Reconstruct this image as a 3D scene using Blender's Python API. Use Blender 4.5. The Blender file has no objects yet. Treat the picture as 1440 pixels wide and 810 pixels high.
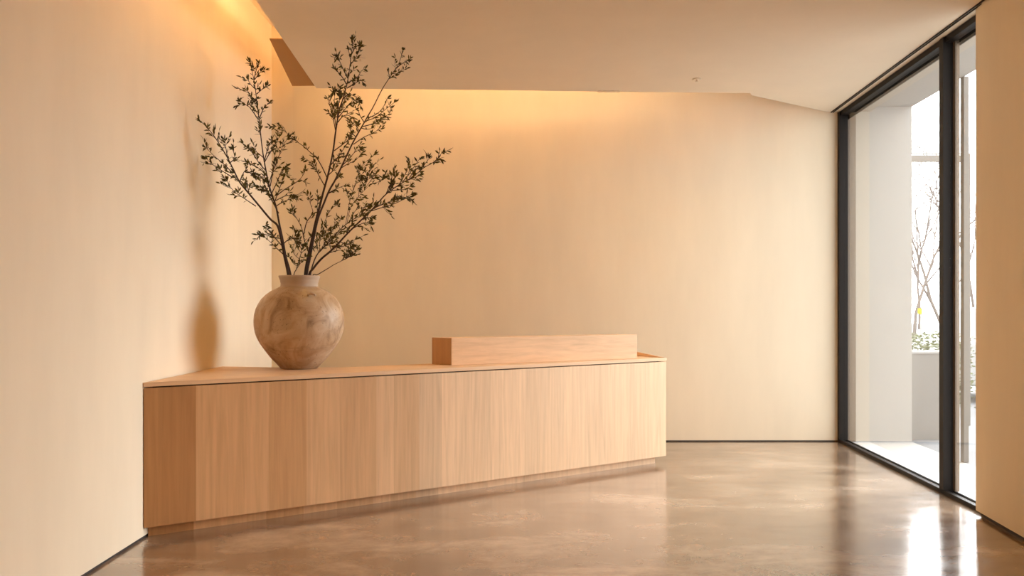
import bpy, bmesh, math, random
from mathutils import Vector, Matrix, noise

S = bpy.context.scene
COL = S.collection
random.seed(7)

# ------------------------------------------------------------------ camera
E, F, HZ = 1.4, 1200.0, 431.0           # eye height, focal length in pixels, horizon row (1440x810 frame)
cam_d = bpy.data.cameras.new('camera')
cam_d.sensor_width = 36.0
cam_d.lens = 36.0 * F / 1440.0
cam_d.shift_y = (HZ - 405.0) / 1440.0
cam_d.clip_start, cam_d.clip_end = 0.05, 300
cam = bpy.data.objects.new('camera', cam_d)
cam.location = (0, 0, E)
cam.rotation_euler = (math.radians(90), 0, 0)
COL.objects.link(cam)
S.camera = cam

# ------------------------------------------------------------------ sky, exposure
SKY_DIM, SKY_BRIGHT = 1.6, 7.4             # a hazy overcast sky, brightest toward the far right where the sun hides
w = bpy.data.worlds.new('sky'); S.world = w; w.use_nodes = True
bg = w.node_tree.nodes['Background']
bg.inputs[0].default_value = (0.96, 0.98, 1.0, 1)
_t = w.node_tree
_tc = _t.nodes.new('ShaderNodeTexCoord'); _dp = _t.nodes.new('ShaderNodeVectorMath'); _dp.operation = 'DOT_PRODUCT'
_dp.inputs[1].default_value = Vector((0.80, 0.60, 0.12)).normalized()
_mr = _t.nodes.new('ShaderNodeMapRange'); _mr.interpolation_type = 'SMOOTHSTEP'
_mr.inputs[1].default_value = 0.45; _mr.inputs[2].default_value = 1.0
_mr.inputs[3].default_value = SKY_DIM; _mr.inputs[4].default_value = SKY_BRIGHT
_t.links.new(_tc.outputs['Generated'], _dp.inputs[0]); _t.links.new(_dp.outputs['Value'], _mr.inputs[0])
_t.links.new(_mr.outputs[0], bg.inputs[1])
S.view_settings.view_transform = 'Standard'
S.view_settings.look = 'None'
S.view_settings.gamma = 1
S.view_settings.use_curve_mapping = False
S.view_settings.exposure = 1.36
S.cycles.max_bounces = 14
S.cycles.diffuse_bounces = 10
S.cycles.glossy_bounces = 6
S.cycles.transparent_max_bounces = 16
S.cycles.use_denoising = True
S.cycles.sample_clamp_indirect = 8.0
S.cycles.caustics_reflective = False
S.cycles.caustics_refractive = False
SUN = 0.0
COVE_BACK, COVE_LEFT, FILL = 14.0, 22.0, 62.0
SPOT = 13.0  # strength of the warm beams added at the ceiling fittings
FILLCOL = (1.0, 0.53, 0.07)
WARM = (1.0, 0.70, 0.38)

# ------------------------------------------------------------------ pixel -> place helpers
def fl(px, py, h=0.0):
    """point on the horizontal plane z=h that the photo shows at px,py"""
    Y = (E - h) * F / (py - HZ)
    return Vector(((px - 720) / F * Y, Y, h))
def at(px, py, Y):
    return Vector(((px - 720) / F * Y, Y, E - (py - HZ) / F * Y))

# ------------------------------------------------------------------ object helpers
def link(name, mesh, mat=None, parent=None, smooth=False):
    o = bpy.data.objects.new(name, mesh)
    COL.objects.link(o)
    if mat is not None:
        mesh.materials.append(mat)
    if parent is not None:
        o.parent = parent
    if smooth:
        for p in mesh.polygons: p.use_smooth = True
    return o
def obj(name, bm, mat, parent=None, smooth=False):
    bmesh.ops.recalc_face_normals(bm, faces=bm.faces[:])
    me = bpy.data.meshes.new(name); bm.to_mesh(me); bm.free()
    return link(name, me, mat, parent, smooth)
def tag(o, label, cat, group=None, kind=None):
    o['label'] = label; o['category'] = cat
    if group: o['group'] = group
    if kind: o['kind'] = kind
    return o
def thing(name, label, cat, loc=(0, 0, 0), rz=0.0, group=None):
    o = bpy.data.objects.new(name, None); COL.objects.link(o)
    o.location = loc; o.rotation_euler = (0, 0, rz); o.empty_display_size = 0.1
    return tag(o, label, cat, group)
def struct(o, label=None, cat=None):
    o['kind'] = 'structure'
    if label: o['label'] = label
    if cat: o['category'] = cat
    return o
def add_prism(bm, poly, z0, z1):
    lo = [bm.verts.new((p[0], p[1], z0)) for p in poly]
    hi = [bm.verts.new((p[0], p[1], z1)) for p in poly]
    n = len(poly)
    bm.faces.new(lo[::-1]); bm.faces.new(hi)
    for i in range(n):
        bm.faces.new((lo[i], lo[(i+1) % n], hi[(i+1) % n], hi[i]))
    return bm
def prism(poly, z0, z1):
    return add_prism(bmesh.new(), poly, z0, z1)
def add_box(bm, x0, x1, y0, y1, z0, z1):
    return add_prism(bm, [(x0, y0), (x1, y0), (x1, y1), (x0, y1)], z0, z1)
def box(*a):
    return add_box(bmesh.new(), *a)
def bar(bm, p, q, n, w0, w1, z0, z1):
    """bar from p to q (plan), spanning offsets w0..w1 along plan normal n, z0..z1"""
    return add_prism(bm, [p + n*w0, q + n*w0, q + n*w1, p + n*w1], z0, z1)
def bevel(o, wid, seg=2):
    m = o.modifiers.new('bevel', 'BEVEL'); m.width = wid; m.segments = seg; m.limit_method = 'ANGLE'
    return o
def add_lathe(bm, prof, seg=64, c=(0, 0)):
    rings = []
    for r, z in prof:
        if r < 1e-5:
            rings.append([bm.verts.new((c[0], c[1], z))])
        else:
            rings.append([bm.verts.new((c[0] + r*math.cos(2*math.pi*i/seg), c[1] + r*math.sin(2*math.pi*i/seg), z)) for i in range(seg)])
    for a, b in zip(rings, rings[1:]):
        for i in range(seg):
            j = (i+1) % seg
            if len(a) == 1 and len(b) == 1: continue
            if len(a) == 1: bm.faces.new((a[0], b[i], b[j]))
            elif len(b) == 1: bm.faces.new((a[i], b[0], a[j]))
            else: bm.faces.new((a[i], b[i], b[j], a[j]))
    return bm
def add_tube(bm, pts, rads, seg=6):
    rings = []
    n = len(pts)
    for k in range(n):
        d = (pts[min(k+1, n-1)] - pts[max(k-1, 0)]).normalized()
        up = Vector((0, 1, 0)) if abs(d.y) < 0.9 else Vector((1, 0, 0))
        s = d.cross(up).normalized(); t = s.cross(d)
        rings.append([bm.verts.new(pts[k] + (s*math.cos(2*math.pi*i/seg) + t*math.sin(2*math.pi*i/seg))*rads[k]) for i in range(seg)])
    for a, b in zip(rings, rings[1:]):
        for i in range(seg):
            bm.faces.new((a[i], a[(i+1) % seg], b[(i+1) % seg], b[i]))
    bm.faces.new(rings[0][::-1]); bm.faces.new(rings[-1])
    return bm
def smooth_line(pts, n=5):
    """Catmull-Rom through pts"""
    out = []
    m = len(pts)
    for i in range(m-1):
        p0, p1, p2, p3 = pts[max(i-1, 0)], pts[i], pts[i+1], pts[min(i+2, m-1)]
        for k in range(n):
            t = k/n
            out.append(0.5*((2*p1) + (p2-p0)*t + (2*p0-5*p1+4*p2-p3)*t*t + (3*p1-p0-3*p2+p3)*t*t*t))
    out.append(pts[-1].copy())
    return out

# ------------------------------------------------------------------ materials
class NT:
    def __init__(s, name):
        s.m = bpy.data.materials.new(name); s.m.use_nodes = True
        s.t = s.m.node_tree; s.n = s.t.nodes; s.b = s.n['Principled BSDF']
    def add(s, kind, **kw):
        nd = s.n.new(kind)
        for k, v in kw.items():
            if k.startswith('i_'):
                nd.inputs[k[2:].replace('_', ' ')].default_value = v
            else: setattr(nd, k, v)
        return nd
    def lk(s, a, b): s.t.links.new(a, b)
    def ramp(s, fac, stops, interp='LINEAR'):
        r = s.add('ShaderNodeValToRGB'); r.color_ramp.interpolation = interp
        el = r.color_ramp.elements
        while len(el) < len(stops): el.new(0.5)
        for e, (p, c) in zip(el, stops):
            e.position = p; e.color = (c[0], c[1], c[2], 1)
        s.lk(fac, r.inputs[0]); return r.outputs[0]
    def coords(s, scale=(1, 1, 1), kind='Object'):
        tc = s.add('ShaderNodeTexCoord'); mp = s.add('ShaderNodeMapping')
        mp.inputs['Scale'].default_value = scale
        s.lk(tc.outputs[kind], mp.inputs[0]); return mp.outputs[0]
    def noise(s, vec, scale, detail=4, rough=0.55, dist=0.0):
        nd = s.add('ShaderNodeTexNoise')
        nd.inputs['Scale'].default_value = scale; nd.inputs['Detail'].default_value = detail
        nd.inputs['Roughness'].default_value = rough; nd.inputs['Distortion'].default_value = dist
        s.lk(vec, nd.inputs['Vector']); return nd.outputs[0]
    def mix(s, fac, a, b, blend='MIX'):
        nd = s.add('ShaderNodeMix', data_type='RGBA', blend_type=blend)
        for sock, v in ((nd.inputs[0], fac), (nd.inputs[6], a), (nd.inputs[7], b)):
            if hasattr(v, 'is_linked'): s.lk(v, sock)
            elif isinstance(v, (int, float)): sock.default_value = v
            else: sock.default_value = (v[0], v[1], v[2], 1)
        return nd.outputs[2]
    def bump(s, h, strength=0.2, dist=0.01):
        nd = s.add('ShaderNodeBump'); nd.inputs['Strength'].default_value = strength
        nd.inputs['Distance'].default_value = dist
        s.lk(h, nd.inputs['Height']); s.lk(nd.outputs[0], s.b.inputs['Normal'])
def flat(name, col, rough=0.5, metal=0.0, spec=0.5):
    t = NT(name); t.b.inputs['Base Color'].default_value = (*col, 1)
    t.b.inputs['Roughness'].default_value = rough; t.b.inputs['Metallic'].default_value = metal
    t.b.inputs['Specular IOR Level'].default_value = spec
    return t.m
def plaster(name, col, vary=0.05):
    t = NT(name)
    v = t.coords((1.3, 1.3, 0.35))
    n1 = t.noise(v, 2.2, 5)
    n2 = t.noise(t.coords((9, 9, 0.8)), 2.0, 3)
    c = t.ramp(n1, [(0.3, [x*(1-vary) for x in col]), (0.7, [min(1, x*(1+vary*0.6)) for x in col])])
    c = t.mix(0.07, c, t.ramp(n2, [(0.3, [x*0.9 for x in col]), (0.7, col)]))
    t.lk(c, t.b.inputs['Base Color']); t.b.inputs['Roughness'].default_value = 0.85
    t.b.inputs['Specular IOR Level'].default_value = 0.2
    t.bump(n2, 0.05, 0.01)
    return t.m
M = {}
M['wall'] = plaster('warm_plaster', (0.85, 0.76, 0.60))
M['ceil'] = plaster('ceiling_plaster', (0.90, 0.785, 0.62), 0.02)
M['soffit'] = plaster('shaded_soffit', (0.50, 0.29, 0.13), 0.04)  # slot panel darkened in colour to stand for its shade
M['gap'] = flat('shadow_gap_bronze', (0.03, 0.022, 0.018), 0.6)
M['black'] = flat('black_bronze', (0.016, 0.012, 0.010), 0.5, 0.0, 0.2)
M['rail'] = flat('rail_aluminium', (0.75, 0.73, 0.71), 0.35, 0.6)
M['bronze'] = flat('bronze_jamb', (0.20, 0.145, 0.10), 0.4)
M['render'] = plaster('outer_render', (0.44, 0.42, 0.395), 0.02)
M['render2'] = plaster('outer_lining', (0.50, 0.45, 0.38), 0.02)
M['pave_w'] = plaster('pale_paving', (0.75, 0.74, 0.72), 0.03)
M['pave_g'] = plaster('grey_paving', (0.55, 0.53, 0.50), 0.05)
M['road'] = plaster('asphalt', (0.26, 0.265, 0.275), 0.08)
M['conc'] = plaster('grey_concrete', (0.27, 0.255, 0.24), 0.04)
M['cope'] = flat('white_coping', (0.42, 0.41, 0.40), 0.6)
M['steel'] = flat('grey_painted_steel', (0.19, 0.17, 0.15), 0.5)
M['yellow'] = flat('yellow_sign', (0.42, 0.38, 0.01), 0.5)
M['white'] = flat('white_paint', (0.40, 0.40, 0.40), 0.4)
M['carglass'] = flat('dark_glass', (0.05, 0.05, 0.055), 0.1)
M['tyre'] = flat('tyre_rubber', (0.03, 0.03, 0.03), 0.8)
M['bark'] = flat('pale_bark', (0.17, 0.14, 0.125), 0.9)
M['twigbark'] = flat('grey_bark', (0.17, 0.14, 0.13), 0.9)
M['hedge'] = flat('hedge_leaf', (0.16, 0.18, 0.09), 0.7)
M['fit'] = flat('fitting_cream', (0.83, 0.72, 0.56), 0.4)

def make_glass():
    t = NT('clear_glass'); t.n.remove(t.b)
    out = [n for n in t.n if n.type == 'OUTPUT_MATERIAL'][0]
    tr = t.add('ShaderNodeBsdfTransparent'); tr.inputs[0].default_value = (0.97, 0.97, 0.96, 1)
    gl = t.add('ShaderNodeBsdfGlossy'); gl.inputs['Roughness'].default_value = 0.0
    lw_ = t.add('ShaderNodeLayerWeight'); lw_.inputs[0].default_value = 0.5
    pw = t.add('ShaderNodeMath', operation='POWER'); pw.inputs[1].default_value = 5.0
    t.lk(lw_.outputs['Facing'], pw.inputs[0])
    fr = t.add('ShaderNodeMath', operation='MULTIPLY_ADD'); fr.inputs[1].default_value = 0.90; fr.inputs[2].default_value = 0.035
    t.lk(pw.outputs[0], fr.inputs[0])
    mx = t.add('ShaderNodeMixShader')
    t.lk(fr.outputs[0], mx.inputs[0]); t.lk(tr.outputs[0], mx.inputs[1]); t.lk(gl.outputs[0], mx.inputs[2])
    t.lk(mx.outputs[0], out.inputs[0])
    return t.m
M['glass'] = make_glass()

def emit(name, col, strength):
    t = NT(name)
    t.b.inputs['Base Color'].default_value = (*col, 1)
    t.b.inputs['Emission Color'].default_value = (*col, 1)
    t.b.inputs['Emission Strength'].default_value = strength
    return t.m
M['led_back'] = emit('led_strip_back', WARM, COVE_BACK)
M['led_left'] = emit('led_strip_left', WARM, COVE_LEFT)
M['fill_disc_glow'] = emit('fill_glow', FILLCOL, FILL)  # glow of the unseen added fill discs

def concrete_floor():
    t = NT('polished_concrete')
    v = t.coords((1, 1, 1))
    big = t.noise(t.coords((0.7, 1.25, 1)), 1.5, 6, 0.6, 0.4)
    mid = t.noise(v, 4.5, 6, 0.65, 0.4)
    fine = t.noise(v, 60, 3)
    c = t.ramp(big, [(0.30, (0.095, 0.046, 0.018)), (0.5, (0.27, 0.175, 0.108)), (0.68, (0.58, 0.455, 0.345))])
    c = t.mix(0.35, c, t.ramp(mid, [(0.3, (0.13, 0.07, 0.035)), (0.7, (0.46, 0.36, 0.27))]))
    c = t.mix(0.05, c, t.ramp(fine, [(0.4, (0.14, 0.1, 0.08)), (0.6, (0.5, 0.42, 0.34))]))
    t.lk(c, t.b.inputs['Base Color'])
    r = t.noise(t.coords((0.9, 2.6, 1)), 2.6, 4, 0.5, 0.0)
    rr = t.ramp(r, [(0.3, (0.10,)*3), (0.7, (0.26,)*3)])
    t.lk(rr, t.b.inputs['Roughness'])
    t.b.inputs['Specular IOR Level'].default_value = 0.8
    t.b.inputs['Coat Weight'].default_value = 0.7; t.b.inputs['Coat Roughness'].default_value = 0.15; t.b.inputs['Coat IOR'].default_value = 1.55
    h = t.noise(t.coords((1.2, 3.2, 1)), 2.2, 3, 0.5)
    t.bump(h, 0.06, 0.012)
    return t.m
M['floor'] = concrete_floor()

def oak(name, cuts=None, tones=None, length=1.0, horiz=False, base=(0.77, 0.545, 0.345)):
    """pale oak veneer; grain runs along z (or along x when horiz); cuts = plank joints along local x in metres"""
    t = NT(name)
    tc = t.add('ShaderNodeTexCoord'); sep = t.add('ShaderNodeSeparateXYZ'); t.lk(tc.outputs['Object'], sep.inputs[0])
    off = None
    g = t.add('ShaderNodeMapping'); 
    g.inputs['Scale'].default_value = (0.45, 12, 12) if horiz else (13, 13, 0.6)
    if cuts:
        dv = t.add('ShaderNodeMath', operation='DIVIDE'); dv.inputs[1].default_value = length
        t.lk(sep.outputs[0], dv.inputs[0])
        stops = [(max(0, c/length), tn if isinstance(tn, tuple) else (tn, tn*1.0, tn)) for c, tn in zip([0]+cuts, tones)]
        tone = t.ramp(dv.outputs[0], stops, 'CONSTANT')
        # a different stretch of grain on each plank
        cmb = t.add('ShaderNodeCombineXYZ'); m1 = t.add('ShaderNodeMath', operation='MULTIPLY'); m1.inputs[1].default_value = 37.0
        t.lk(tone, m1.inputs[0]); t.lk(m1.outputs[0], cmb.inputs[2]); 
        ad = t.add('ShaderNodeVectorMath', operation='ADD'); t.lk(tc.outputs['Object'], ad.inputs[0]); t.lk(cmb.outputs[0], ad.inputs[1])
        t.lk(ad.outputs[0], g.inputs[0])
    else:
        tone = None; t.lk(tc.outputs['Object'], g.inputs[0])
    gv = g.outputs[0]
    n1 = t.noise(gv, 3.0, 6, 0.6, 0.35)
    n2 = t.noise(gv, 0.55, 2, 0.5, 0.2)
    wv = t.add('ShaderNodeMath', operation='MULTIPLY'); wv.inputs[1].default_value = 46.0; t.lk(n2, wv.inputs[0])
    sn = t.add('ShaderNodeMath', operation='SINE'); t.lk(wv.outputs[0], sn.inputs[0])
    mr = t.add('ShaderNodeMapRange'); mr.inputs[1].default_value = -1; mr.inputs[2].default_value = 1; t.lk(sn.outputs[0], mr.inputs[0])
    b = base
    c = t.ramp(n1, [(0.30, [x*0.86 for x in b]), (0.55, b), (0.75, [min(1, x*1.10) for x in b])])
    c = t.mix(0.15, c, t.ramp(mr.outputs[0], [(0.0, [b[0]*0.78, b[1]*0.70, b[2]*0.62]), (0.45, [x*1.05 for x in b]), (1, [x*1.06 for x in b])]))
    if tone is not None:
        c = t.mix(1.0, c, tone, 'MULTIPLY')
    t.lk(c, t.b.inputs['Base Color'])
    t.b.inputs['Roughness'].default_value = 0.48
    t.b.inputs['Specular IOR Level'].default_value = 0.35
    t.bump(n1, 0.04, 0.004)
    return t.m

def clay():
    t = NT('aged_stoneware')
    v = t.coords((1, 1, 1))
    st = t.noise(t.coords((1.2, 1.2, 3.2)), 3.2, 7, 0.62, 0.5)
    pat = t.noise(v, 5.5, 6, 0.6, 1.2)
    sp = t.noise(v, 70, 2, 0.5)
    tc = t.add('ShaderNodeTexCoord'); sep = t.add('ShaderNodeSeparateXYZ'); t.lk(tc.outputs['Object'], sep.inputs[0])
    hg = t.add('ShaderNodeMapRange'); hg.inputs[1].default_value = 0.0; hg.inputs[2].default_value = 0.60
    ad = t.add('ShaderNodeMath', operation='MULTIPLY_ADD'); ad.inputs[1].default_value = 0.30; 
    t.lk(st, ad.inputs[0]); t.lk(sep.outputs[2], ad.inputs[2]); t.lk(ad.outputs[0], hg.inputs[0])
    # iron-brown unglazed foot, a brown tide line, pale ash glaze over the belly
    c = t.ramp(hg.outputs[0], [(0.22, (0.20, 0.105, 0.055)), (0.46, (0.32, 0.185, 0.10)), (0.49, (0.13, 0.065, 0.03)), (0.53, (0.42, 0.285, 0.175)), (0.80, (0.50, 0.36, 0.23)), (1.0, (0.46, 0.29, 0.155))])
    c = t.mix(0.68, c, t.ramp(pat, [(0.32, (0.17, 0.085, 0.038)), (0.44, (0.42, 0.285, 0.165)), (0.68, (0.60, 0.47, 0.34))]))
    c = t.mix(t.ramp(sp, [(0.66, (0,)*3), (0.72, (0.75,)*3)]), c, (0.12, 0.065, 0.035))
    t.lk(c, t.b.inputs['Base Color'])
    rr = t.ramp(pat, [(0.3, (0.65,)*3), (0.7, (0.36,)*3)]); t.lk(rr, t.b.inputs['Roughness'])
    t.b.inputs['Specular IOR Level'].default_value = 0.45
    t.bump(pat, 0.12, 0.02)
    return t.m
M['clay'] = clay()
M['clayrim'] = flat('bare_clay_rim', (0.47, 0.35, 0.25), 0.7)
M['stem'] = flat('dark_bark', (0.045, 0.022, 0.016), 0.7)
def leafmat():
    t = NT('small_green_leaf')
    n = t.noise(t.coords((1, 1, 1)), 9, 2)
    t.lk(t.ramp(n, [(0.35, (0.038, 0.031, 0.006)), (0.65, (0.115, 0.094, 0.018))]), t.b.inputs['Base Color'])
    t.b.inputs['Roughness'].default_value = 0.6; t.b.inputs['Specular IOR Level'].default_value = 0.2
    return t.m
M['leaf'] = leafmat()

# ================================================================== THE ROOM
CE = E + (HZ - 158) / F * (E * F / 190.0)     # ceiling height
D = E * F / 190.0                             # back wall
UP = CE + 0.60                                # top of the light slots
V2 = lambda x, y: Vector((x, y, 0))
RB = -3.6                                     # rear wall behind the camera
def lw(y): return -2.2215 - 0.0060*(y - 5.242)           # left wall face
def rw(y): return 3.125 - 0.1256*(5.75 - y)              # right wall face
def ce(y): return -1.681 - 0.0538*(y - 5.602)            # left edge of the lowered ceiling
W0, W1 = fl(1178.4, 621.4), fl(1371.5, 717.9)            # window line on the floor
wu = (W1 - W0).normalized(); wn = Vector((-wu.y, wu.x, 0))
if wn.x < 0: wn = -wn
W2 = W0 + wu*3.4                                          # the window runs on behind the right wall

struct(obj('floor', prism([(-2.9, RB-0.3), (rw(RB)+0.9, RB-0.3), (W2.x+0.02, W2.y-0.4), W2 + wn*0.02, W0 + wn*0.02, (W0.x, D+0.3), (-2.9, D+0.3)], -0.12, 0.0), M['floor']))
# walls, set a finger above the floor on a dark recessed base
G = 0.016
def wall(name, poly, z1=UP, g=G, m='wall'):
    return struct(obj(name, prism(poly, g, z1), M[m]))
wall('wall_left', [(lw(RB), RB), (lw(8.06), 8.06), (-2.65, 8.06), (-2.65, D+.3), (-2.75, D+.3), (-2.75, RB)])
wall('wall_back', [(-2.66, D), (W0.x+0.08, D), (W0.x+0.08, D+.25), (-2.66, D+.25)], g=0.013)
RE = 5.75
wall('wall_right', [(rw(RE), RE), (rw(RB), RB), (rw(RB)+.3, RB), (rw(RE)+.055, RE-.35), (rw(RE)+.05, RE)], g=0.028)
wall('wall_rear', [(lw(RB)-.2, RB), (rw(RB)+.2, RB), (rw(RB)+.2, RB-.25), (lw(RB)-.2, RB-.25)])
PY = 7.95
pc = at(412, 121, PY)
wall('wall_return', [(lw(PY)-.05, PY), (pc.x, PY), (pc.x-.045, PY+.11), (lw(PY)-.05, PY+.11)])
def base(name, poly):
    struct(obj(name, prism(poly, 0.0, 0.03), M['gap']))
base('baseboard_left', [(lw(RB)-.008, RB), (lw(6.5)-.008, 6.5), (lw(6.5)-.05, 6.5), (lw(RB)-.05, RB)])
base('baseboard_back', [(-2.64, D+.006), (W0.x+.07, D+.006), (W0.x+.07, D+.05), (-2.64, D+.05)])
base('baseboard_right', [(rw(RE)+.012, RE-.06), (rw(RB)+.012, RB), (rw(RB)+.06, RB), (rw(RE)+.045, RE-.06)])

# lowered ceiling slab with its light slots, and the upper deck over the slots
s0 = fl(445, 124); 
def cp(px, py):                                # point on the ceiling plane
    Y = (CE - E) * F / (HZ - py); return ((px-720)/F*Y, Y)
def cps(px, py):
    Y = (CE + .03 - E) * F / (HZ - py); return ((px-720)/F*Y, Y)
slab = [(ce(RB), RB), (ce(7.776), 7.776), cp(445, 124), cp(1055, 131), cp(1057, 134), (W0.x-0.085, D), (W0.x+.0, D), (W0.x+.02, D), W0 + wn*0.01, W2 + wn*0.01, (W2.x+.1, W2.y-.5), (rw(RB)+.3, RB)]
TH = 0.10
struct(obj('ceiling', prism(slab, CE, CE+TH), M['ceil']))
lipb = bmesh.new()
add_prism(lipb, [(ce(RB), RB), (ce(7.776), 7.776), (ce(7.776)+.02, 7.776), (ce(RB)+.02, RB)], CE+TH, CE+TH+.055)
struct(obj('trim_2', lipb, M['ceil']), 'low upstand along the left edge of the lowered ceiling', 'upstand')
struct(obj('upper_ceiling', prism([(-2.75, RB-.25), (rw(RB)+.4, RB-.25), (W2.x+.3, W2.y-.5), (W0.x+.02, D+.3), (-2.75, D+.3)], UP, UP+.1), M['ceil']), 'upper ceiling deck above the light slots', 'ceiling')
struct(obj('trim_1', prism([cps(379, 55), (ce(6.53)+.03, cps(379, 55)[1]), (ce(7.9)+.03, PY-.06), cps(411, 121)], CE+.03, CE+.036), M['soffit']), 'soffit panel coloured dark for shade, closing the light slot beside the wall return', 'soffit')
struct(obj('wall_slot', prism([W0+wn*.012, W2+wn*.012, W2+wn*.15, W0+wn*.15], CE, UP), M['render']))

# ------------------------------------------------------------------ cove light strips (on top of the slab, out of sight)
def strip(name, p, q, mat, label, z=CE+TH, wid=0.03, hgt=0.02):
    p, q = Vector((*p, 0)), Vector((*q, 0)); u = (q-p).normalized(); n = Vector((-u.y, u.x, 0))
    t = thing(name, label, 'light strip', (0, 0, 0), 0, 'cove light strips')
    obj('channel', bar(bmesh.new(), p, q, n, -wid*.7, wid*.7, z, z+.006), M['rail'], t)
    obj('diffuser', bar(bmesh.new(), p, q, n, -wid/2, wid/2, z+.006, z+.006+hgt), mat, t)
    return t
xb0, yb0 = cp(445, 124); xb1, yb1 = cp(1055, 131)
strip('led_strip', (-1.75, yb0-.045), (1.45, yb0+.10-.045), M['led_back'], 'warm light strip hidden behind the ceiling edge, washing the back wall')
strip('led_strip', (ce(4.6)+.14, 4.6), (ce(6.8)+.14, 6.8), M['led_left'], 'warm light strip hidden behind the ceiling edge along the left wall')

# added warm fill discs on the ceiling, unseen behind the camera
for k, (x, y) in enumerate([(0.2, -.2), (1.3, -.2), (.2, -1.6), (1.2, -1.6), (.2, -2.9), (1.1, -2.9)]):
    t = thing('fill_disc', 'added round fill light ' + ['just behind the camera on the left', 'just behind the camera on the right', 'in the left row halfway to the rear wall', 'in the right row halfway to the rear wall', 'by the rear wall on the left', 'by the rear wall on the right'][k], 'fill light', (x, y, CE), 0, 'added fill lights')
    obj('fill_disc_ring', add_lathe(bmesh.new(), [(.105, -.001), (.105, -.006), (.085, -.008), (.085, -.001), (.105, -.001)], 32), M['fit'], t)
    obj('diffuser', add_lathe(bmesh.new(), [(0, -.004), (.084, -.004), (.084, -.001), (0, -.001)], 32), M['fill_disc_glow'], t)

# ================================================================== WINDOW
win = bpy.data.objects.new('window_1', None); COL.objects.link(win); struct(win, 'tall glazed window wall with black frame and one mullion', 'window')
zt = CE - 0.006
fr = bmesh.new()
jw = 0.07
bar(fr, W0 - wu*.015, W0 + wu*.05, wn, .0, .085, 0.0, zt)                # jamb at the back wall
bar(fr, W0, W2, wn, 0.0, .032, 0.0, .032)                      # inner sill
bar(fr, W0, W2, wn, .015, .085, zt-.040, zt+.004)              # head
bar(fr, W0, W2, wn, .075, .085, 0.0, .030)                     # outer bead of the sill
bar(fr, W0, W2, wn, .10, .108, zt-.075, zt)                    # outer head bead
obj('frame', fr, M['black'], win)
obj('sill_track', bar(bmesh.new(), W0 + wu*.05, W2, wn, .032, .075, 0.0, .014), M['rail'], win)
tm = bmesh.new(); c0 = W0 - wn*.075
bar(tm, c0, c0 + wu*4, wn, 0.0, .009, CE-.008, CE+.002)
bar(tm, c0, c0 + wu*4, wn, .022, .028, CE-.008, CE+.002)
obj('ceiling_track', tm, M['black'], win)
tm = (fl(1328, 694) - W0).dot(wu)
mu = bmesh.new()
bar(mu, W0 + wu*(tm-.035), W0 + wu*(tm+.035), wn, .0, .085, 0.0, zt)
obj('mullion', mu, M['black'], win)
obj('mullion_stop', bar(bmesh.new(), W0 + wu*(tm+.036), W0 + wu*(tm+.075), wn, .07, .10, 0.03, zt-.036), M['bronze'], win)
obj('pane', bar(bmesh.new(), W0 + wu*.05, W0 + wu*(tm-.035), wn, .050, .051, .012, zt-.035), M['glass'], win)
obj('pane', bar(bmesh.new(), W0 + wu*(tm+.035), W2, wn, .050, .051, .012, zt-.035), M['glass'], win)
pl = bpy.data.lights.new('window_portal', 'AREA'); pl.shape = 'RECTANGLE'; pl.size = 3.9; pl.size_y = CE
pl.cycles.is_portal = True
po = bpy.data.objects.new('window_portal', pl); COL.objects.link(po)
mid = (W0 + W2)/2 + wn*.13
po.location = (mid.x, mid.y, CE/2)
po.rotation_euler = (-wn).to_track_quat('-Z', 'Z').to_euler()

# ================================================================== OUTSIDE, just beyond the glass
XA, XB_, XC = (1188-720)/F*D, (1203-720)/F*D, (1223-720)/F*D
XD = (1283-720)/F*D
struct(obj('outer_jamb', prism([(W0.x+.081, D-.01), (XB_, D-.01), (XB_, D+.3), (W0.x+.081, D+.3)], 0, CE+.3), M['bronze']), 'bronze outer jamb of the window', 'jamb')
struct(obj('outer_reveal', prism([(XB_, D+.01), (XC, D+.01), (XC, D+.3), (XB_, D+.3)], 0, CE+.4), M['render2']), 'pale rendered reveal beside the outer column', 'wall')
struct(obj('outer_column', prism([(XC, D+.01), (XD, D+.01), (XD, D+.5), (XC, D+.5)], 0, CE+.4), M['render']), 'broad white rendered column outside the window', 'column')
zs1, zs2 = E + (HZ-157)/F*D, E + (HZ-150)/F*D
q0, q1, q2 = V2(W0.x, D), V2(XC, D), V2(XD, D)
LN = wu*5.5
struct(obj('outer_soffit', prism([q0+wn*.16, q1, q1+LN, q0+wn*.16+LN], zs1, zs1+.35), M['render2']), 'pale soffit lining over the outer walkway', 'soffit')
struct(obj('outer_beam', prism([q1, q2, q2+LN, q1+LN], zs2, zs2+.5), M['render']), 'white rendered beam carried by the outer column', 'beam')
struct(obj('pavement', prism([W0+wn*.09, q1, q1+LN, W0+wn*.09+LN], -.10, -.004), M['pave_w']), 'pale paving strip outside the window', 'pavement')
struct(obj('walkway', prism([q1, q2, q2+LN, q1+LN], -.10, -.005), M['pave_g']), 'grey paving strip beside the outer column', 'pavement')
struct(obj('road', prism([(q2+LN).xy, (q2).xy, (XD, D+.5), (3.4, D+.5), (3.4, 70), (60, 70), (60, 2)], -.10, -.006), M['road']), 'grey forecourt beyond the walkway', 'road')

# low concrete wall with a planting bed and hedge on top
x0, x1 = XD+.002, (1346-720)/F*9.0
t = thing('planter_wall', 'low grey concrete wall with a pale coping outside the window', 'wall', (x0, 9.0, 0))
obj('wall_body', box(0, x1-x0, 0, .16, -.005, .905), M['conc'], t)
obj('coping', box(-.0, x1-x0+.01, -.012, .18, .905, .928), M['cope'], t)
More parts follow.
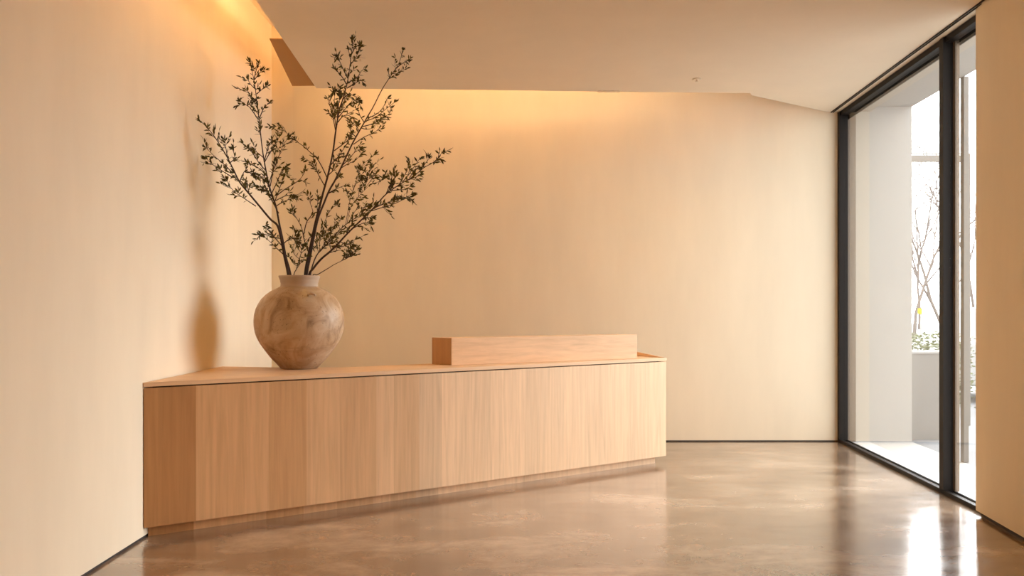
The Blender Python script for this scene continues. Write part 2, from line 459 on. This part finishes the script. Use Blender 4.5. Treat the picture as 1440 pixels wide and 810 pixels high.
# posts and gate frame
px_post = 4.06; 
p = fl(1356.5, 649)
t = tag(obj('steel_post', box(p.x-.022, p.x+.022, p.y-.03, p.y+.03, -.004, zs2+.0), M['steel']), 'slim grey steel post standing under the outer beam', 'post')
t = thing('gate_frame', 'grey steel gate frame with one post and a high crossbar beyond the planter wall', 'gate frame', (0, 0, 0))
gy = 10.1
gx = (1358-720)/F*gy; gz = E + (HZ-222)/F*gy
obj('post', box(gx-.035, gx+.035, gy-.04, gy+.04, -.005, gz+.05), M['steel'], t)
obj('post', box(4.2, 4.27, gy-.04, gy+.04, -.005, gz+.05), M['steel'], t)
obj('crossbar', box(4.27, gx-.035, gy-.04, gy+.04, gz-.045, gz+.025), M['steel'], t)
obj('cap_rail', box(4.27, gx-.035, gy-.02, gy+.02, gz+.045, gz+.06), M['cope'], t)

# hedge: leaf clumps
def hedge():
    t = thing('hedge', 'low clipped green hedge behind the planter wall', 'hedge', (5.55, 11.3, 0))
    bm = bmesh.new()
    for k in range(3600):
        x = random.uniform(-.45, .45); y = random.uniform(-.35, .35); z = random.uniform(.1, 1.05) + .06*noise.noise(Vector((x*3, y*3, 0)))
        a = Matrix.Rotation(random.uniform(0, 6.28), 3, 'Z') @ Matrix.Rotation(random.uniform(0, 3.14), 3, 'X')
        s = random.uniform(.018, .032); c = Vector((x, y, z))
        vs = [bm.verts.new(c + a @ Vector(v)*s) for v in ((-1, 0, 0), (0, .5, .1), (1, 0, 0), (0, -.5, .1))]
        bm.faces.new(vs)
    obj('foliage', bm, M['hedge'], t)
    st = bmesh.new()
    for k in range(8):
        x = -.42 + k*.12; add_tube(st, [Vector((x, 0, -.006)), Vector((x+.02, .03, .4)), Vector((x-.03, -.05, .8))], [.014, .011, .006], 5)
    obj('stems', st, M['bark'], t)
hedge()

# bare winter trees
def tree(x, y, h, seed, label):
    rnd = random.Random(seed)
    t = thing('bare_tree', label, 'tree', (x, y, -.006), 0, 'bare trees outside')
    tr = bmesh.new(); br = bmesh.new()
    def grow(bm, p, d, L, r, lev):
        pts = [p]; rads = [r]
        n = 5
        for i in range(n):
            d = (d + Vector((rnd.gauss(0, .13), rnd.gauss(0, .13), rnd.gauss(.03, .08)))).normalized()
            p = p + d*L/n; pts.append(p); rads.append(r*(1-.6*(i+1)/n))
        add_tube(bm, pts, rads, 5 if lev < 2 else 3)
        if lev >= 4: return
        k = (5, 6, 5, 4)[lev]
        for i in range(k):
            f = rnd.uniform(.3, 1.0); a = f*n; j = min(int(a), n-1); q = pts[j].lerp(pts[j+1], a-j)
            ax = Vector((rnd.gauss(0, 1), rnd.gauss(0, 1), rnd.gauss(.2, .5))).normalized()
            nd = (d*1.0 + ax*.85).normalized()
            grow(br, q, nd, L*rnd.uniform(.45, .7), max(r*.45, .004), lev+1)
    grow(tr, Vector((0, 0, 0)), Vector((0, 0, 1)), h*.5, h*.007, 0)
    obj('trunk', tr, M['bark'], t); obj('branches', br, M['twigbark'], t)
tree(8.75, 18.5, 6.5, 3, 'bare tree left of the gate post behind the hedge, nearest its yellow sign')
tree(12.9, 25.5, 8.5, 5, 'tall bare tree standing behind the window mullion')
tree(17.2, 33.0, 10.5, 8, 'bare tree seen between the mullion and the steel post')
tree(23.2, 42.5, 12.0, 11, 'bare tree seen right of the steel post, above the white car')
tree(25.3, 53.0, 13.0, 21, 'bare tree farthest back behind the yellow sign')

# yellow sign on a pole
sy = 17.0; sx = (1293-720)/F*sy; sz = E - (437.5-HZ)/F*sy
t = thing('street_sign', 'small yellow sign on a thin pale pole behind the hedge', 'sign', (sx, sy, -.006))
obj('pole', add_tube(bmesh.new(), [Vector((.03, 0, 0)), Vector((.03, 0, sz+.07))], [.016, .016], 8), M['cope'], t)
obj('plate', box(-.045, .045, -.022, -.016, sz-.055, sz+.065), M['yellow'], t)

# parked white car
def car():
    cx, cy = 8.45, 13.2
    t = thing('parked_car', 'white car parked beyond the steel post, seen side on', 'car', (cx, cy, -.006))
    L = 2.1
    side = [(-L, .25), (-L, .72), (-L*.97, .86), (-.95*L*.78, .93), (-1.05, 1.36), (-.6, 1.43), (.55, 1.42), (1.15, 1.02), (1.85, .90), (L, .72), (L, .25)]
    bm = bmesh.new()
    a = [bm.verts.new((x, -.86, z)) for x, z in side]; b = [bm.verts.new((x, .86, z)) for x, z in side]
    bm.faces.new(a); bm.faces.new(b[::-1]); n = len(side)
    for i in range(n): bm.faces.new((a[i], b[i], b[(i+1) % n], a[(i+1) % n]))
    bevel(obj('body', bm, M['white'], t), .05, 3)
    for pts in ([(-1.42, .97), (-1.0, 1.30), (-.35, 1.34), (-.35, .97)], [(-.27, .97), (-.27, 1.34), (.5, 1.34), (.95, 1.02), (.95, .97)]):
        bm = bmesh.new(); a = [bm.verts.new((x, -.872, z)) for x, z in pts]; b = [bm.verts.new((x, -.85, z)) for x, z in pts]
        bm.faces.new(a); bm.faces.new(b[::-1]); n = len(pts)
        for i in range(n): bm.faces.new((a[i], b[i], b[(i+1) % n], a[(i+1) % n]))
        obj('side_window', bm, M['carglass'], t)
    for x in (-1.3, 1.3):
        for y in (-.76, .76):
            bm = add_lathe(bmesh.new(), [(0, -.1), (.2, -.1), (.21, -.105), (.32, -.1), (.33, 0), (.32, .1), (.2, .1), (0, .1)], 28)
            bmesh.ops.rotate(bm, verts=bm.verts[:], cent=(0, 0, 0), matrix=Matrix.Rotation(math.pi/2, 3, 'X'))
            bmesh.ops.translate(bm, verts=bm.verts[:], vec=(x, y*1.02, .33))
            wo = obj('wheel', bm, M['tyre'], t)
            hb = add_lathe(bmesh.new(), [(0, -.112), (.17, -.112), (.19, -.10), (0, -.10)], 24)
            bmesh.ops.rotate(hb, verts=hb.verts[:], cent=(0, 0, 0), matrix=Matrix.Rotation(math.pi/2 if y < 0 else -math.pi/2, 3, 'X'))
            bmesh.ops.translate(hb, verts=hb.verts[:], vec=(x, y*1.02, .33))
            # hub faces outwards
            obj('hubcap', hb, M['rail'], wo)
    obj('tail_lamp', box(-L-.008, -L+.05, -.80, -.62, .62, .80), M['yellow'], t).data.materials[0] = flat('red_lens', (.5, .04, .03), .2)
car()

# ================================================================== RECEPTION DESK
HT = E - .327*E                                 # worktop height
A = V2(-2.2165, 5.13); B = V2((937.5-720)/F*7.62, 7.62)
du = (B-A).normalized(); dn = V2(-du.y, du.x); ang = math.atan2(du.y, du.x); DL = (B-A).length
desk = thing('reception_desk', 'long angled oak reception desk with a raised front ledge on the concrete floor', 'reception desk', (A.x, A.y, 0), ang)
def loc(p):                                     # world plan point -> desk frame
    r = Vector((p[0], p[1], 0)) - A
    return Vector((r.dot(du), r.dot(dn), 0))
def px_u(px):                                   # where the sight line of a photo column meets the desk front
    k = (px-720)/F
    return (k*A.y - A.x)/(du.x - k*du.y)
Wd = .52
kx = (6.425 - (A + dn*Wd).y)/du.y
kn = A + dn*Wd + du*kx
top_poly = [loc(A), loc(B), loc(B + dn*Wd), loc(kn), loc((-1.826, 6.43)), loc((lw(6.5)+.012, 6.53)), loc((lw(5.2)+.012, 5.16))]
joints = [275, 375, 430, 478, 527, 552, 590, 620, 652, 690, 740, 766, 792, 822, 855, 880, 912]
tones = [(.64, .49, .34), (.90, .80, .68), (.80, .68, .54), (.92, .84, .74), (.84, .75, .65), (.95, .90, .84), (.85, .79, .72), .90, 1.05, .98, 1.03, .97, 1.0, 1.04, .98, 1.01, .96, 1.0]  # tones vary by plank; left planks darkened further as painted shade
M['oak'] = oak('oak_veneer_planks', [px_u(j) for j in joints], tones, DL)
M['oak_h'] = oak('oak_horizontal', horiz=True, base=(0.80, 0.555, 0.35))
gapc = .008
tt = obj('countertop', prism(top_poly, HT-.027, HT), M['oak_h'], desk); bevel(tt, .002, 2)
i_ = .004
body_poly = [loc(A) + Vector((i_, .004, 0)), loc(B) + Vector((-.004, .004, 0)), loc(B + dn*Wd) + Vector((-.004, -i_, 0)), loc(kn) + Vector((.005, -i_, 0)), loc((-1.826, 6.40)), loc((lw(6.5)+.02, 6.50)), loc((lw(5.2)+.02, 5.20))]
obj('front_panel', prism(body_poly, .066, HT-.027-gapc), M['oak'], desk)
rec = [loc(A) + Vector((.06, .04, 0)), loc(B) + Vector((-.06, .04, 0)), loc(B + dn*Wd) + Vector((-.06, -.05, 0)), loc(kn) + Vector((.02, -.05, 0)), loc((-1.85, 6.36)), loc((lw(6.5)+.06, 6.46)), loc((lw(5.2)+.024, 5.28))]
obj('shadow_gap', prism(rec, HT-.027-gapc, HT-.027), M['gap'], desk)
plp = [loc(A) + Vector((.04, .06, 0)), loc(B) + Vector((-.085, .06, 0)), loc(B + dn*Wd) + Vector((-.085, -.05, 0)), loc(kn) + Vector((.02, -.05, 0)), loc((-1.85, 6.36)), loc((lw(6.5)+.03, 6.46)), loc((lw(5.2)+.022, 5.24))]
obj('plinth', prism(plp, 0.0, .066), M['oak'], desk)
# raised ledge
l0, l1, l2 = loc(fl(635, 513.7, HT)), loc(fl(896, 504.3, HT)), loc(fl(608, 512, HT))
lu = (l1-l0).normalized(); ln = Vector((-lu.y, lu.x, 0)); lww = .2145
lo_ = l2 - l0
led = [l0, l1, l1 + lo_, l2]
bevel(obj('raised_ledge', prism(led, HT+.0005, HT+.212), M['oak_h'], desk), .002, 2)
M['oak_end_shade'] = oak('oak_shaded_end', base=(0.50, 0.285, 0.125))  # oak darkened to paint the shade on the ledge's left end
le = [l0 - lu*.003, l0 - lu*.0003, l2 - lu*.0003, l2 - lu*.003]
obj('ledge_shaded_end', prism(le, HT+.0005, HT+.212), M['oak_end_shade'], desk)
# low sloping end rail at the far corner
bm = bmesh.new()
e0, e1 = loc(B) + Vector((-.002, .02, 0)), loc(B + dn*.50) + Vector((-.002, 0, 0))
vs = [bm.verts.new(v) for v in (e0 + Vector((0, 0, HT+.001)), e1 + Vector((0, 0, HT+.001)), e1 + Vector((0, 0, HT+.052)), e0 + Vector((-.02, 0, HT+.001)), e1 + Vector((-.02, 0, HT+.001)), e1 + Vector((-.02, 0, HT+.052)))]
bm.faces.new((vs[0], vs[1], vs[2])); bm.faces.new((vs[3], vs[5], vs[4])); bm.faces.new((vs[0], vs[2], vs[5], vs[3])); bm.faces.new((vs[1], vs[4], vs[5], vs[2])); bm.faces.new((vs[0], vs[3], vs[4], vs[1]))
obj('end_rail', bm, M['oak_h'], desk)

# ================================================================== VASE
VY = 6.31; VX = (421-720)/F*VY; k = VY/F
vase = thing('stoneware_vase', 'large round aged brown stoneware vase on the left end of the desk', 'vase', (VX, VY, HT))
prof_px = [(24.5, 520.5), (26, 519.5), (32.5, 512), (37.5, 507), (43, 500), (48.8, 492), (53.5, 485), (57.5, 477.5), (60.2, 470), (61.8, 461), (62, 453), (61.2, 445), (59.2, 437), (56, 430), (51.5, 423), (46, 417.5), (40, 413), (34.5, 409.8), (29.5, 407.4), (26.6, 405.8)]
prof = [(0, 0.002)] + [(r*k, (520.5-y)*k + .001) for r, y in prof_px]
inner = [(r*k - .014, max((520.5-y)*k, .02)) for r, y in prof_px[::-1]] + [(0, .02)]
neck_o = [(26.3, 405.6), (25.6, 403.5), (25.6, 400.5), (26.2, 399.2), (26.2, 397.6), (26.8, 396), (27.8, 393.5), (28.6, 391.6), (28.4, 390.3)]
neck_i = [(26.8, 390.1), (25.4, 391.5), (24.2, 395), (23.4, 400), (23.8, 405.6)]
def skin(pr):
    return add_lathe(bmesh.new(), pr, 96)
obj('body', skin(prof + inner), M['clay'], vase, True)
nk = [(r*k, (520.5-y)*k) for r, y in neck_o + neck_i]
obj('neck', skin(nk + [nk[0]]), M['clayrim'], vase, True)
# small ear lugs on the shoulder
lug_l = bmesh.new()
a0 = math.radians(-57)
for i, (dz, rr) in enumerate([(0, .016)]):
    c = Vector((math.cos(a0)*.262, math.sin(a0)*.262, (520.5-418.5)*k))
    pts = [c + Vector((math.cos(a)*.026, -.004 - .012*abs(math.sin(a)), math.sin(a)*.012)) for a in [math.radians(x) for x in range(0, 181, 30)]]
    add_tube(lug_l, pts, [.008]*len(pts), 8)
obj('lug', lug_l, M['clay'], vase, True)

# ================================================================== BRANCHES
RIMZ = HT + (520.5-391)*k
def leaf(bm, p, d, up, L, Wf):
    d = d.normalized(); s = d.cross(up)
    if s.length < 1e-3: s = d.cross(Vector((1, .3, .2)))
    s.normalize(); n = s.cross(d).normalized()
    f = .22*L
    prof = [(0, .0), (.18, .55), (.45, 1.0), (.75, .70), (1.0, 0)]
    mid = [bm.verts.new(p + d*L*t - n*f*(t*t)*.6) for t, _ in prof]
    lf = [bm.verts.new(p + d*L*t - n*f*(t*t)*.6 + s*wd*Wf + n*wd*Wf*.35) for t, wd in prof[1:-1]]
    rt = [bm.verts.new(p + d*L*t - n*f*(t*t)*.6 - s*wd*Wf + n*wd*Wf*.35) for t, wd in prof[1:-1]]
    for sd in (lf, rt):
        bm.faces.new((mid[0], sd[0], mid[1]))
        bm.faces.new((mid[1], sd[0], sd[1], mid[2])); bm.faces.new((mid[2], sd[1], sd[2], mid[3])); bm.faces.new((mid[3], sd[2], mid[4]))
def rdir(rnd):
    return Vector((rnd.gauss(0, 1), rnd.gauss(0, 1), rnd.gauss(0, 1))).normalized()
def leaves_along(bm, sbm, pts, rnd, start, dens, lsize, twig=0.0):
    L = sum((b-a).length for a, b in zip(pts, pts[1:]))
    d0 = L*start; s = 0; nxt = d0; side = 1
    for a, b in zip(pts, pts[1:]):
        seg = (b-a).length
        while nxt < s + seg and seg > 1e-6:
            p = a.lerp(b, (nxt-s)/seg); d = (b-a).normalized()
            q = rdir(rnd); q = (q - d*q.dot(d)).normalized()
            q = (q + Vector((side*.7, 0, .25))).normalized(); side = -side
            if rnd.random() < twig:
                tl = rnd.uniform(.035, .085); td = (d*.75 + q*.8).normalized()
                tp = [p, p + td*tl*.5, p + (td + d*.2).normalized()*tl]
                add_tube(sbm, tp, [.0016, .0013, .001], 4)
                for j in range(rnd.randint(4, 6)):
                    f = (j+1)/6; pp = tp[0].lerp(tp[2], min(f, 1))
                    qq = rdir(rnd)
                    leaf(bm, pp, (td + qq*.95).normalized(), rdir(rnd), lsize*rnd.uniform(.7, 1.1), lsize*rnd.uniform(.12, .17))
                leaf(bm, tp[2], td, rdir(rnd), lsize*rnd.uniform(.8, 1.2), lsize*.15)
            else:
                for j in range(rnd.choice((1, 2, 2))):
                    qq = rdir(rnd)
                    leaf(bm, p, (d*.55 + q*.7 + qq*.6).normalized(), rdir(rnd), lsize*rnd.uniform(.65, 1.15), lsize*rnd.uniform(.12, .18))
            nxt += rnd.uniform(.6, 1.4)/(dens*1.5)
        s += seg
    d = (pts[-1]-pts[-2]).normalized()
    for j in range(5):
        leaf(bm, pts[-1] - d*.004*j, (d + rdir(rnd)*.7).normalized(), rdir(rnd), lsize*rnd.uniform(.7, 1.1), lsize*.155)

def plant(name, label, base_off, slope, main, r0, r1, twigs, seed, start=.5, dens=26, lsize=.040, main_twig=.2):
    """main/twigs: photo-traced centre lines; each runs at its own depth, leaning by slope (m per m of height)"""
    rnd = random.Random(seed)
    t = thing(name, label, 'branch', (VX + base_off*.6, VY, RIMZ), 0, 'branches in the vase')
    o = Vector(t.location)
    sb, lb = bmesh.new(), bmesh.new()
    def dep(py, extra=0.0):
        h = max(0.0, (392 - py)*k); return VY + base_off + slope*h + extra
    P = [at(x, y, dep(y)) for x, y in main]
    foot = P[0] + (P[0]-P[1]).normalized()*.05
    foot = Vector((VX + (P[0].x-VX)*.75, VY + (P[0].y-VY)*.5, RIMZ-.30))
    line = smooth_line([foot - o] + [p - o for p in P], 5)
    n = len(line); add_tube(sb, line, [r0 + (r1-r0)*i/(n-1) for i in range(n)], 8)
    up = line[len(line)//6:]
    leaves_along(lb, sb, up, rnd, start, dens*.75, lsize, main_twig)
    for tw in twigs:
        st = .25; de = dens
        if isinstance(tw, tuple): tw, de = tw
        ex = rnd.uniform(-.28, .22)
        y0 = tw[0][1]; m_ = len(tw)
        Q = [at(x, y, dep(y0) + (dep(y)-dep(y0))*.5 + ex*(i/(m_-1))*min(1, (abs(tw[-1][0]-tw[0][0]) + abs(tw[-1][1]-tw[0][1]))/70)) - o for i, (x, y) in enumerate(tw)]
        # start on the stem
        ql = smooth_line(Q, 4); nn = len(ql)
        rs = max(.0022, min(.0042, r0*.4))
        add_tube(sb, ql, [rs + (.0011-rs)*i/(nn-1) for i in range(nn)], 5)
        leaves_along(lb, sb, ql, rnd, st, de, lsize, .30)
    obj('stem', sb, M['stem'], t, True)
    obj('foliage', lb, M['leaf'], t)

plant('leafy_branch', 'leafy branch leaning farthest left over the desk end, forked from the vase', -.05, -.36,
      [(406, 391), (400, 360), (395, 334), (390, 317), (380, 308), (365, 290), (350, 272), (337, 256), (328, 238), (320, 222), (310, 205), (300, 190), (288, 176), (279, 168)], .0105, .0016,
      [[(360, 290), (345, 280), (328, 268), (318, 252)], [(328, 250), (312, 240), (300, 232), (289, 222)], [(326, 242), (314, 230), (302, 220), (288, 206)],
       [(337, 256), (341, 246), (346, 240), (357, 248)], [(320, 222), (318, 210), (316, 196)], [(322, 230), (330, 222), (327, 210)], [(350, 272), (348, 262), (344, 252)],
       [(399, 358), (388, 348), (380, 340), (370, 332)], [(396, 345), (386, 334), (376, 322), (374, 316)], [(397, 345), (404, 338), (412, 335), (417, 345)], [(392, 335), (380, 332), (366, 328)]],
      11, .45, 30, .042, .35)
plant('leafy_branch', 'upright leafy branch with a bare mid stem, tallest on the left side of the vase', .0, .05,
      [(409, 391), (402, 362), (397, 335), (393, 316), (388, 290), (381, 270), (375, 245), (369, 210), (364, 165), (361, 140), (357, 112), (351, 86)], .010, .0015,
      [[(363, 168), (352, 152), (345, 147), (337, 141)], [(365, 166), (371, 152), (377, 146), (379, 143)], [(361, 142), (352, 134), (346, 126)], [(359, 125), (352, 118), (348, 110)],
       [(361, 132), (368, 126), (375, 119)], [(358, 112), (364, 104), (368, 98)], [(357, 112), (361, 96), (363, 88)],
       [(374, 240), (365, 230), (357, 218), (349, 208), (340, 200)], [(377, 250), (366, 238), (356, 232), (346, 228)], [(371, 222), (361, 214), (352, 210)],
       [(372, 228), (380, 214), (386, 205), (390, 190)], [(378, 258), (386, 235), (392, 220), (398, 205), (405, 194)], [(382, 272), (390, 255), (396, 240), (401, 235)], [(380, 262), (384, 240), (386, 222), (388, 212)],
       [(386, 285), (392, 268), (399, 250), (404, 246)], ([(389, 275), (401, 266), (417, 256), (425, 248), (430, 238)], 16), [(388, 290), (398, 284), (408, 280), (417, 278)], [(388, 282), (400, 276), (410, 275)],
       [(384, 278), (374, 268), (364, 262)], [(383, 275), (376, 258), (366, 250), (356, 246)], [(372, 225), (378, 205), (383, 196)], [(386, 288), (379, 276), (370, 266)],
       [(392, 300), (384, 285), (377, 270), (371, 255)]],
      12, .62, 32, .041, .45)
plant('leafy_branch', 'tall upright leafy branch at the centre, its top highest of all', .02, -.13,
      [(429, 391), (432, 368), (437, 345), (443, 316), (450, 288), (456, 265), (461, 247), (468, 215), (472, 185), (477, 155), (482, 140), (487, 122), (490, 107), (494, 78), (496, 54)], .0115, .0016,
      [[(472, 184), (468, 164), (464, 148), (460, 138)], [(473, 180), (470, 160), (470, 145), (471, 128)], [(474, 175), (475, 155), (477, 140), (478, 122)],
       [(487, 118), (481, 108), (474, 100), (470, 97)], [(489, 110), (482, 96), (477, 85), (472, 79)], [(487, 118), (495, 113), (503, 108), (508, 100), (513, 97)], [(488, 124), (498, 118), (507, 113), (511, 117)], [(492, 92), (498, 84), (505, 72)], [(495, 75), (500, 66), (506, 62)],
       [(482, 140), (490, 133), (500, 136), (505, 142)], [(476, 165), (484, 155), (490, 148), (502, 139)], [(475, 172), (483, 163), (492, 163), (499, 170)], [(479, 150), (484, 142), (486, 132)],
       ([(460, 250), (453, 235), (445, 222), (435, 213), (426, 205), (416, 198), (404, 188), (397, 177), (386, 178)], 18), ([(457, 262), (449, 248), (444, 238), (437, 228), (427, 222)], 22),
       [(470, 212), (482, 203), (490, 196), (496, 186)], [(465, 232), (476, 220), (484, 208), (492, 195)], [(462, 246), (472, 236), (476, 226)],
       ([(434, 355), (428, 338), (424, 320), (416, 305), (410, 296)], 22), ([(427, 330), (431, 313), (437, 304), (440, 298), (436, 285), (432, 272)], 22), [(447, 300), (446, 290), (448, 280)], [(440, 330), (434, 336), (430, 342)]],
      13, .70, 30, .040, .5)
plant('leafy_branch', 'long leafy branch rising right of the tallest one, bare before its tip', -.03, -.06,
      [(431, 391), (436, 362), (441, 335), (447, 308), (455, 287), (463, 268), (472, 252), (479, 237), (486, 222), (494, 205), (502, 190), (510, 176), (518, 162), (525, 150), (535, 130), (542, 118), (552, 103), (560, 91), (564, 80), (566, 69)], .009, .0015,
      [([(510, 178), (524, 174), (536, 167), (547, 160), (551, 152)], 22), ([(515, 170), (528, 165), (542, 154), (556, 143)], 14), [(518, 166), (530, 160), (538, 152), (546, 136)], ([(497, 203), (510, 194), (522, 188), (537, 180)], 18),
       [(514, 172), (522, 164), (530, 168)], [(505, 184), (500, 176), (494, 178)], [(500, 192), (494, 186), (491, 178)], [(512, 172), (506, 162), (503, 154), (496, 150)], [(508, 180), (516, 182), (524, 180)],
       [(480, 236), (490, 230), (499, 226), (508, 217)], [(482, 232), (492, 222), (499, 214), (508, 210)], [(556, 97), (566, 89), (575, 85)], [(552, 103), (557, 104), (562, 100)], [(548, 110), (546, 100)], [(470, 255), (478, 248)], [(461, 272), (472, 266), (482, 262), (488, 260)], [(462, 272), (470, 268), (474, 262)]],
      14, .84, 24, .036, .3)
plant('leafy_branch', 'low leafy branch reaching farthest right from the vase', -.06, -.16,
      [(434, 391), (441, 377), (452, 364), (465, 353), (476, 342), (487, 330), (500, 317), (519, 299), (531, 286), (543, 273), (561, 260), (580, 249), (596, 236), (611, 227), (622, 214)], .009, .0015,
      [[(543, 273), (547, 263), (553, 256), (557, 246)], [(545, 271), (550, 260), (551, 252), (550, 246)], [(561, 260), (568, 248), (573, 238), (574, 224)], [(566, 256), (576, 244), (584, 232), (591, 222)], [(576, 250), (583, 240), (590, 237)], [(590, 241), (598, 230), (604, 222)],
       [(550, 268), (562, 267), (572, 266), (578, 260)], ([(521, 297), (540, 291), (556, 286), (568, 280), (580, 272)], 34), [(527, 292), (545, 285), (560, 279)], [(520, 298), (530, 290), (540, 286)], [(572, 254), (582, 250), (592, 246)], [(612, 227), (617, 222), (620, 224)],
       [(505, 312), (515, 306), (524, 306)], [(495, 322), (510, 314), (520, 312)], [(488, 328), (490, 320), (496, 316)], [(470, 348), (484, 346), (494, 340), (501, 336)], [(462, 356), (476, 352), (490, 352)], [(478, 340), (486, 343), (496, 344)], [(466, 352), (464, 342), (470, 334)]],
      15, .60, 26, .042, .45)
plant('leafy_branch', 'bushy mid height branch spreading between the centre stems and the low right one', .05, .10,
      [(436, 391), (440, 372), (446, 358), (456, 347), (466, 337), (477, 324), (490, 313), (504, 304), (517, 296), (528, 287)], .0055, .0014,
      [[(488, 314), (493, 292), (503, 278), (512, 268), (522, 259), (534, 255), (540, 248)], [(486, 316), (491, 288), (496, 268), (503, 254), (506, 238)], [(497, 268), (502, 250), (510, 232), (519, 224), (527, 216)], [(506, 272), (512, 258), (518, 246), (522, 234)], [(512, 268), (516, 252), (514, 240)],
       [(504, 276), (506, 262), (508, 250)], [(456, 347), (456, 334), (460, 322), (458, 316)], [(462, 341), (466, 328), (470, 318), (474, 316)], [(450, 353), (449, 340), (448, 330)], [(470, 332), (480, 326), (488, 324)], [(454, 349), (464, 342), (472, 340)], [(448, 356), (446, 342), (454, 330)],
       [(452, 350), (462, 330), (468, 322)], [(478, 323), (476, 314), (480, 306)], [(505, 303), (508, 296), (516, 290)], [(492, 311), (500, 296), (510, 292), (520, 288)], [(455, 316), (462, 300), (470, 290), (476, 289)], [(444, 360), (452, 352), (458, 346), (468, 346)], [(508, 262), (518, 252), (528, 250)], [(514, 264), (524, 250), (530, 240)]],
      16, .4, 30, .038, .55)
plant('leafy_branch', 'shortest leafy sprig bending right just over the vase rim', -.03, -.10,
      [(439, 391), (447, 386), (462, 377), (470, 372), (482, 366), (493, 359)], .0042, .0014,
      [[(482, 366), (490, 362), (500, 352)], [(486, 363), (492, 354), (496, 346)], [(488, 362), (497, 358), (503, 348)], [(480, 367), (487, 357), (492, 348)]],
      17, .8, 34, .036, .5)
plant('leafy_branch', 'thin leafy sprig between the left and centre stems above the rim', -.04, .02,
      [(413, 391), (417, 378), (421, 364), (424, 352), (420, 344), (414, 336), (416, 326)], .0038, .0013,
      [[(421, 364), (414, 358), (410, 348)], [(423, 355), (417, 344), (419, 330)], [(416, 380), (424, 368), (430, 360)], [(424, 356), (430, 350), (438, 348)], [(418, 374), (412, 370), (406, 360)]],
      18, .55, 28, .036, .4)

# ================================================================== SMALL CEILING FITTINGS
for (px, py, lab) in ((980, 111, 'small cream ceiling fitting near the back wall, toward the window'), (507, 82, 'small cream ceiling fitting beside the tallest branch tip')):
    x, y = cp(px, py)
    t = thing('ceiling_fitting', lab, 'fitting', (x, y, CE), 0, 'tiny ceiling fittings')
    ld = bpy.data.lights.new('fill_beam', 'SPOT'); ld.energy = SPOT ; ld.color = FILLCOL; ld.spot_size = math.radians(140); ld.spot_blend = 1.0; ld.shadow_soft_size = .03  # warm fill beam added at the fitting
    lo = bpy.data.objects.new('fill_beam', ld); COL.objects.link(lo); lo.parent = t; lo.location = (0, 0, -.035)
    obj('plate', add_lathe(bmesh.new(), [(0, -.001), (.040, -.001), (.040, -.006), (.034, -.010), (0, -.010)], 32), M['fit'], t)
    obj('head', add_lathe(bmesh.new(), [(0, -.010), (.010, -.010), (.008, -.022), (.016, -.024), (.016, -.027), (0, -.027)], 20), M['fit'], t)
xk, yk = cp(856, 127.5)
t = thing('slot_cover', 'small cream three part cover on the ceiling edge above the raised ledge', 'cover', (xk, yk, CE))
for a, b in ((-.10, -.053), (-.047, .053), (.059, .10)):
    obj('cover_plate', box(a, b, -.004, .012, -.012, .03), M['fit'], t)
